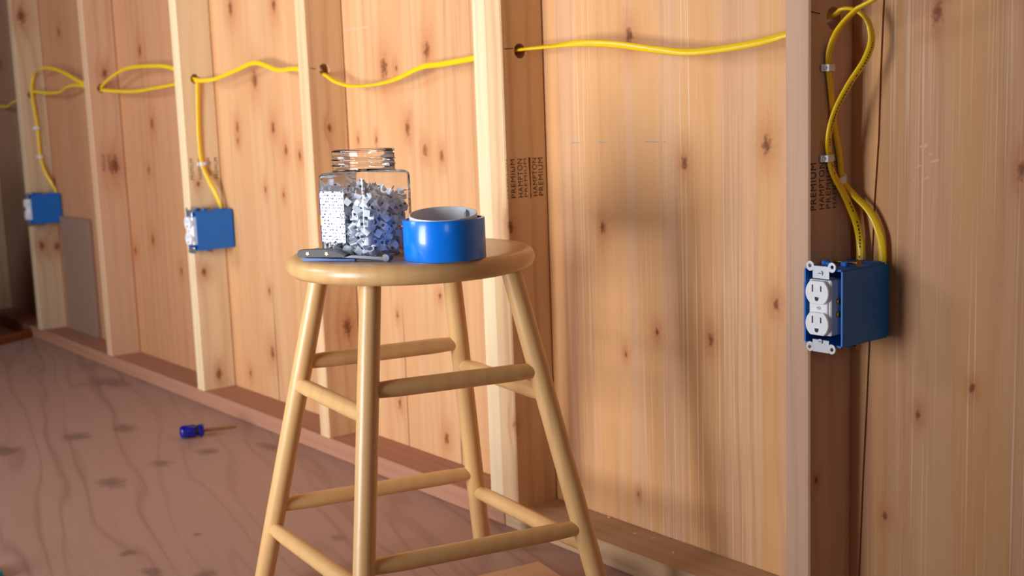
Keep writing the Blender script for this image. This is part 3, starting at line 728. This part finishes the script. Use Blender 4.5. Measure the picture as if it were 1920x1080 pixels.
# F: loop over and down into the box
p4 = [Vector((XE-.036, -.0560, .826)), U(149, 153, 'y', -.054), U(125, 139, 'y', -.052), U(100, 129, 'y', -.050), U(76, 128, 'y', -.050), U(64, 142, 'x', XF+.012), U(60, 170, 'x', XF+.010), U(65, 205, 'x', XF+.006), U(71, 240, 'x', XF+.0036), U(76, 290, 'x', XF+.0036), U(84, 320, 'x', XF+.008), U(97, 345, 'x', XF+.018), U(105, 361, 'x', XF+.024), Vector((XF+.026, -.030, .470))]
cable('yellow cable looping over and down into the farthest blue box at left', p4, [(0, .4, 1)]*4+[(0, .7, .7)]+[FX]*5+[(.2, 1, 0), (.7, .7, 0), (1, .2, 0), (1, .2, 0)])

# cable staples: white strap with a nail in each end
def cable_staple(px, py, x, ang, label, width=.026):
    c = U(px, py, 'x', x+.0065)
    s = empty('cable_staple', (x, c.y, c.z)); s.rotation_euler = (ang, 0, 0)
    tag(s, label, 'cable staple', 'white staples pinning the cables to studs')
    h = width/2; pr = [(-h, .0003), (-h, .0034), (-h+.0056, .0042), (-h+.0070, .0084), (h-.0070, .0084), (h-.0056, .0042), (h, .0034), (h, .0003)]
    inn = [(-h+.0075, .0003), (-h+.0080, .0066), (h-.0080, .0066), (h-.0075, .0003)]
    bm = bmesh.new(); loop = pr+inn[::-1]
    A = [bm.verts.new((q_[1], q_[0], -.0042)) for q_ in loop]; B = [bm.verts.new((q_[1], q_[0], .0042)) for q_ in loop]; n = len(loop)
    bm.faces.new(A); bm.faces.new(B[::-1])
    for i in range(n): bm.faces.new((A[i], A[(i+1) % n], B[(i+1) % n], B[i]))
    bmesh.ops.bevel(bm, geom=[e for e in bm.edges if abs(e.verts[0].co.z-e.verts[1].co.z) > .005], offset=.0006, segments=1, affect='EDGES')
    bmobj('strap', bm, m_staple, s)
    for e in (1, -1): rodo('nail_head', (.0038, e*(h-.0030), 0), (.0052, e*(h-.0030), 0), .0019, m_zinc, s, n=12)
    return s
cable_staple(1558, 127, XA, math.radians(0), 'topmost white staple pinning cable above the nearest blue box')
cable_staple(1556, 297, XA, math.radians(0), 'middle white staple of three above the nearest blue box')
cable_staple(1580, 337, XA, math.radians(12), 'lowest, slightly tilted white staple above the nearest blue box')
cable_staple(381, 307, XD, math.radians(3), 'lone white staple on the cable above the middle blue box')
cable_staple(70, 240, XF, 0, 'upper white staple above the farthest blue box at left')
cable_staple(77, 294, XF, 0, 'lower white staple above the farthest blue box at left')

# ------------------------------------------------------------------ things on the floor
a = U(337, 812, 'z', .0135); b = U(371, 809, 'z', .0135); e = U(436, 800, 'z', .0135)
d = (e-a); d.z = 0; LS = .052; d.normalize()
sd = empty('screwdriver', (a.x, a.y, 0), math.atan2(d.y, d.x)); tag(sd, 'stubby dark blue screwdriver lying on the plywood floor', 'screwdriver')
def xlathe(name, prof, mat, parent, zc, flute=0, n=30):
    V = []; Fc = []
    for x, r in prof:
        for i in range(n):
            th = 2*PI*i/n; rr = r*(1-flute*max(0, math.cos(6*th))); V.append((x, rr*math.cos(th), zc+rr*math.sin(th)))
    for k in range(len(prof)-1):
        for i in range(n): Fc.append((k*n+i, k*n+(i+1) % n, (k+1)*n+(i+1) % n, (k+1)*n+i))
    Fc.append(tuple(range(n))); Fc.append(tuple(range((len(prof)-1)*n, len(prof)*n)))
    o = mesh(name, V, Fc, mat, parent, True); o.data.set_sharp_from_angle(angle=math.radians(45)); return o
xlathe('handle', [(0, .008), (.002, .0118), (.006, .0145), (.034, .0150), (.036, .0130)], m_sdblue, sd, .0150, .07)
xlathe('band', [(.0355, .0118), (.0425, .0118)], m_black, sd, .0150)
xlathe('collar', [(.042, .0125), (.044, .0146), (.051, .0146), (.054, .0105)], m_sdblue, sd, .0150)
xlathe('shaft', [(.053, .0036), (.115, .0034), (.124, .0030), (.128, .0022)], m_shaft, sd, .0150-.002)
c0 = U(1010, 1052, 'z', .038)
off = empty('wood_offcut', (c0.x, c0.y, 0), math.radians(-11)); tag(off, 'pale sawn wood offcut lying on the floor under the stool', 'wood offcut')
boxo('offcut_block', (0, -.26, 0), (.086, 0, .038), m_offcut, off, .0012)
p0 = U(44, 634, 'z', 0)
pk = boxo('loose_plank', (-.045, -.62, 0), (0, 0, .024), m_plank, None, .0015); pk.location = (p0.x, -.0905, 0); pk.rotation_euler = (0, 0, math.radians(30))
tag(pk, 'reddish loose plank on the floor butting the wall plate at far left', 'plank')
t0 = U(8, 1072, 'z', .012)
te = boxo('plastic_case', (-.06, -.10, 0), (0, 0, .016), m_teal, None, .005, 3); te.location = (t0.x, t0.y, 0); te.rotation_euler = (0, 0, math.radians(20))
tag(te, 'corner of a teal plastic object at the bottom left corner', 'plastic object')
gb = boxo('scrap_board', (-2.800, -.0125, .0384), (-2.512, -.0006, .423), m_greyboard, None, .001); tag(gb, 'greyish scrap board standing on the plate under and right of the farthest box', 'board')
# marks on the sheathing: chalk snaps and rubbed paint; chips on the plate
def mark(name, pts, mat):
    V = [U(a, b, 'y', -.0003) for a, b in pts]; return mesh(name, V, [tuple(range(len(V)))], mat, wall)
for x0, x1_, y in ((1072, 1086, 267.6), (1122, 1134, 266.6), (1166, 1168, 267), (1210, 1235, 266), (1244, 1248, 266)):
    mark('chalk_mark', [(x0, y-.7), (x1_, y-.7), (x1_, y+.7), (x0, y+.7)], m_chalk)
rk = random.Random(5)
for cx, cy, w, h in ((1733, 273, 9, 4), (1745, 290, 6, 3), (1752, 302, 12, 3.5), (1737, 334, 8, 3), (1722, 312, 6, 3), (1714, 337, 4, 2)):
    mark('paint_smear', [(cx+w*math.cos(2*PI*k/9)*rk.uniform(.6, 1.1), cy-.25*w*math.cos(2*PI*k/9)+h*math.sin(2*PI*k/9)*rk.uniform(.5, 1.2)) for k in range(9)], m_putty)
mark('scratch', [(642, 56), (690, 49), (690, 51.5), (642, 59)], m_putty)

# printing along the nearest cable, chips on the plate
def cable_print(parent, pts, wides, i0, i1):
    C = catmull(pts, 8); W = catmull(wides, 8); bm = bmesh.new(); rr = random.Random(2)
    for i in range(i0*8, i1*8):
        t = (C[i+1]-C[i-1]).normalized(); w = W[i]-t*W[i].dot(t); w.normalize(); nn = t.cross(w)
        if nn.dot(CAM-C[i]) < 0: nn = -nn
        if rr.random() < .3: continue
        c = C[i]+nn*.00272; L = (C[i+1]-C[i]).length*rr.uniform(.2, .38)
        bm.faces.new([bm.verts.new(c+t*L*a_+w*.0008*b_) for a_, b_ in ((-1, -1), (1, -1), (1, 1), (-1, 1))])
    return bmobj('cable_print', bm, m_wire, parent)
cable_print(CABLE2, p2, w2, 1, 3); cable_print(CABLE2, p2, w2, 4, 10)
for k, (cx, cy) in enumerate(((1142, 970), (1226, 1009), (1263, 1036), (1190, 1000), (1300, 1018))):
    p = U(cx, cy, 'z', .0385)
    o = boxo('wood_chip', (-.0028, -.0011, 0), (.0028, .0011, .0012), m_dust, None, .0003); o.location = (p.x, p.y, .0381); o.rotation_euler = (0, 0, k*1.3)
    tag(o, 'tiny pale wood chip lying on the bottom plate between stool and nearest stud', 'wood chip', 'wood chips on the plate')
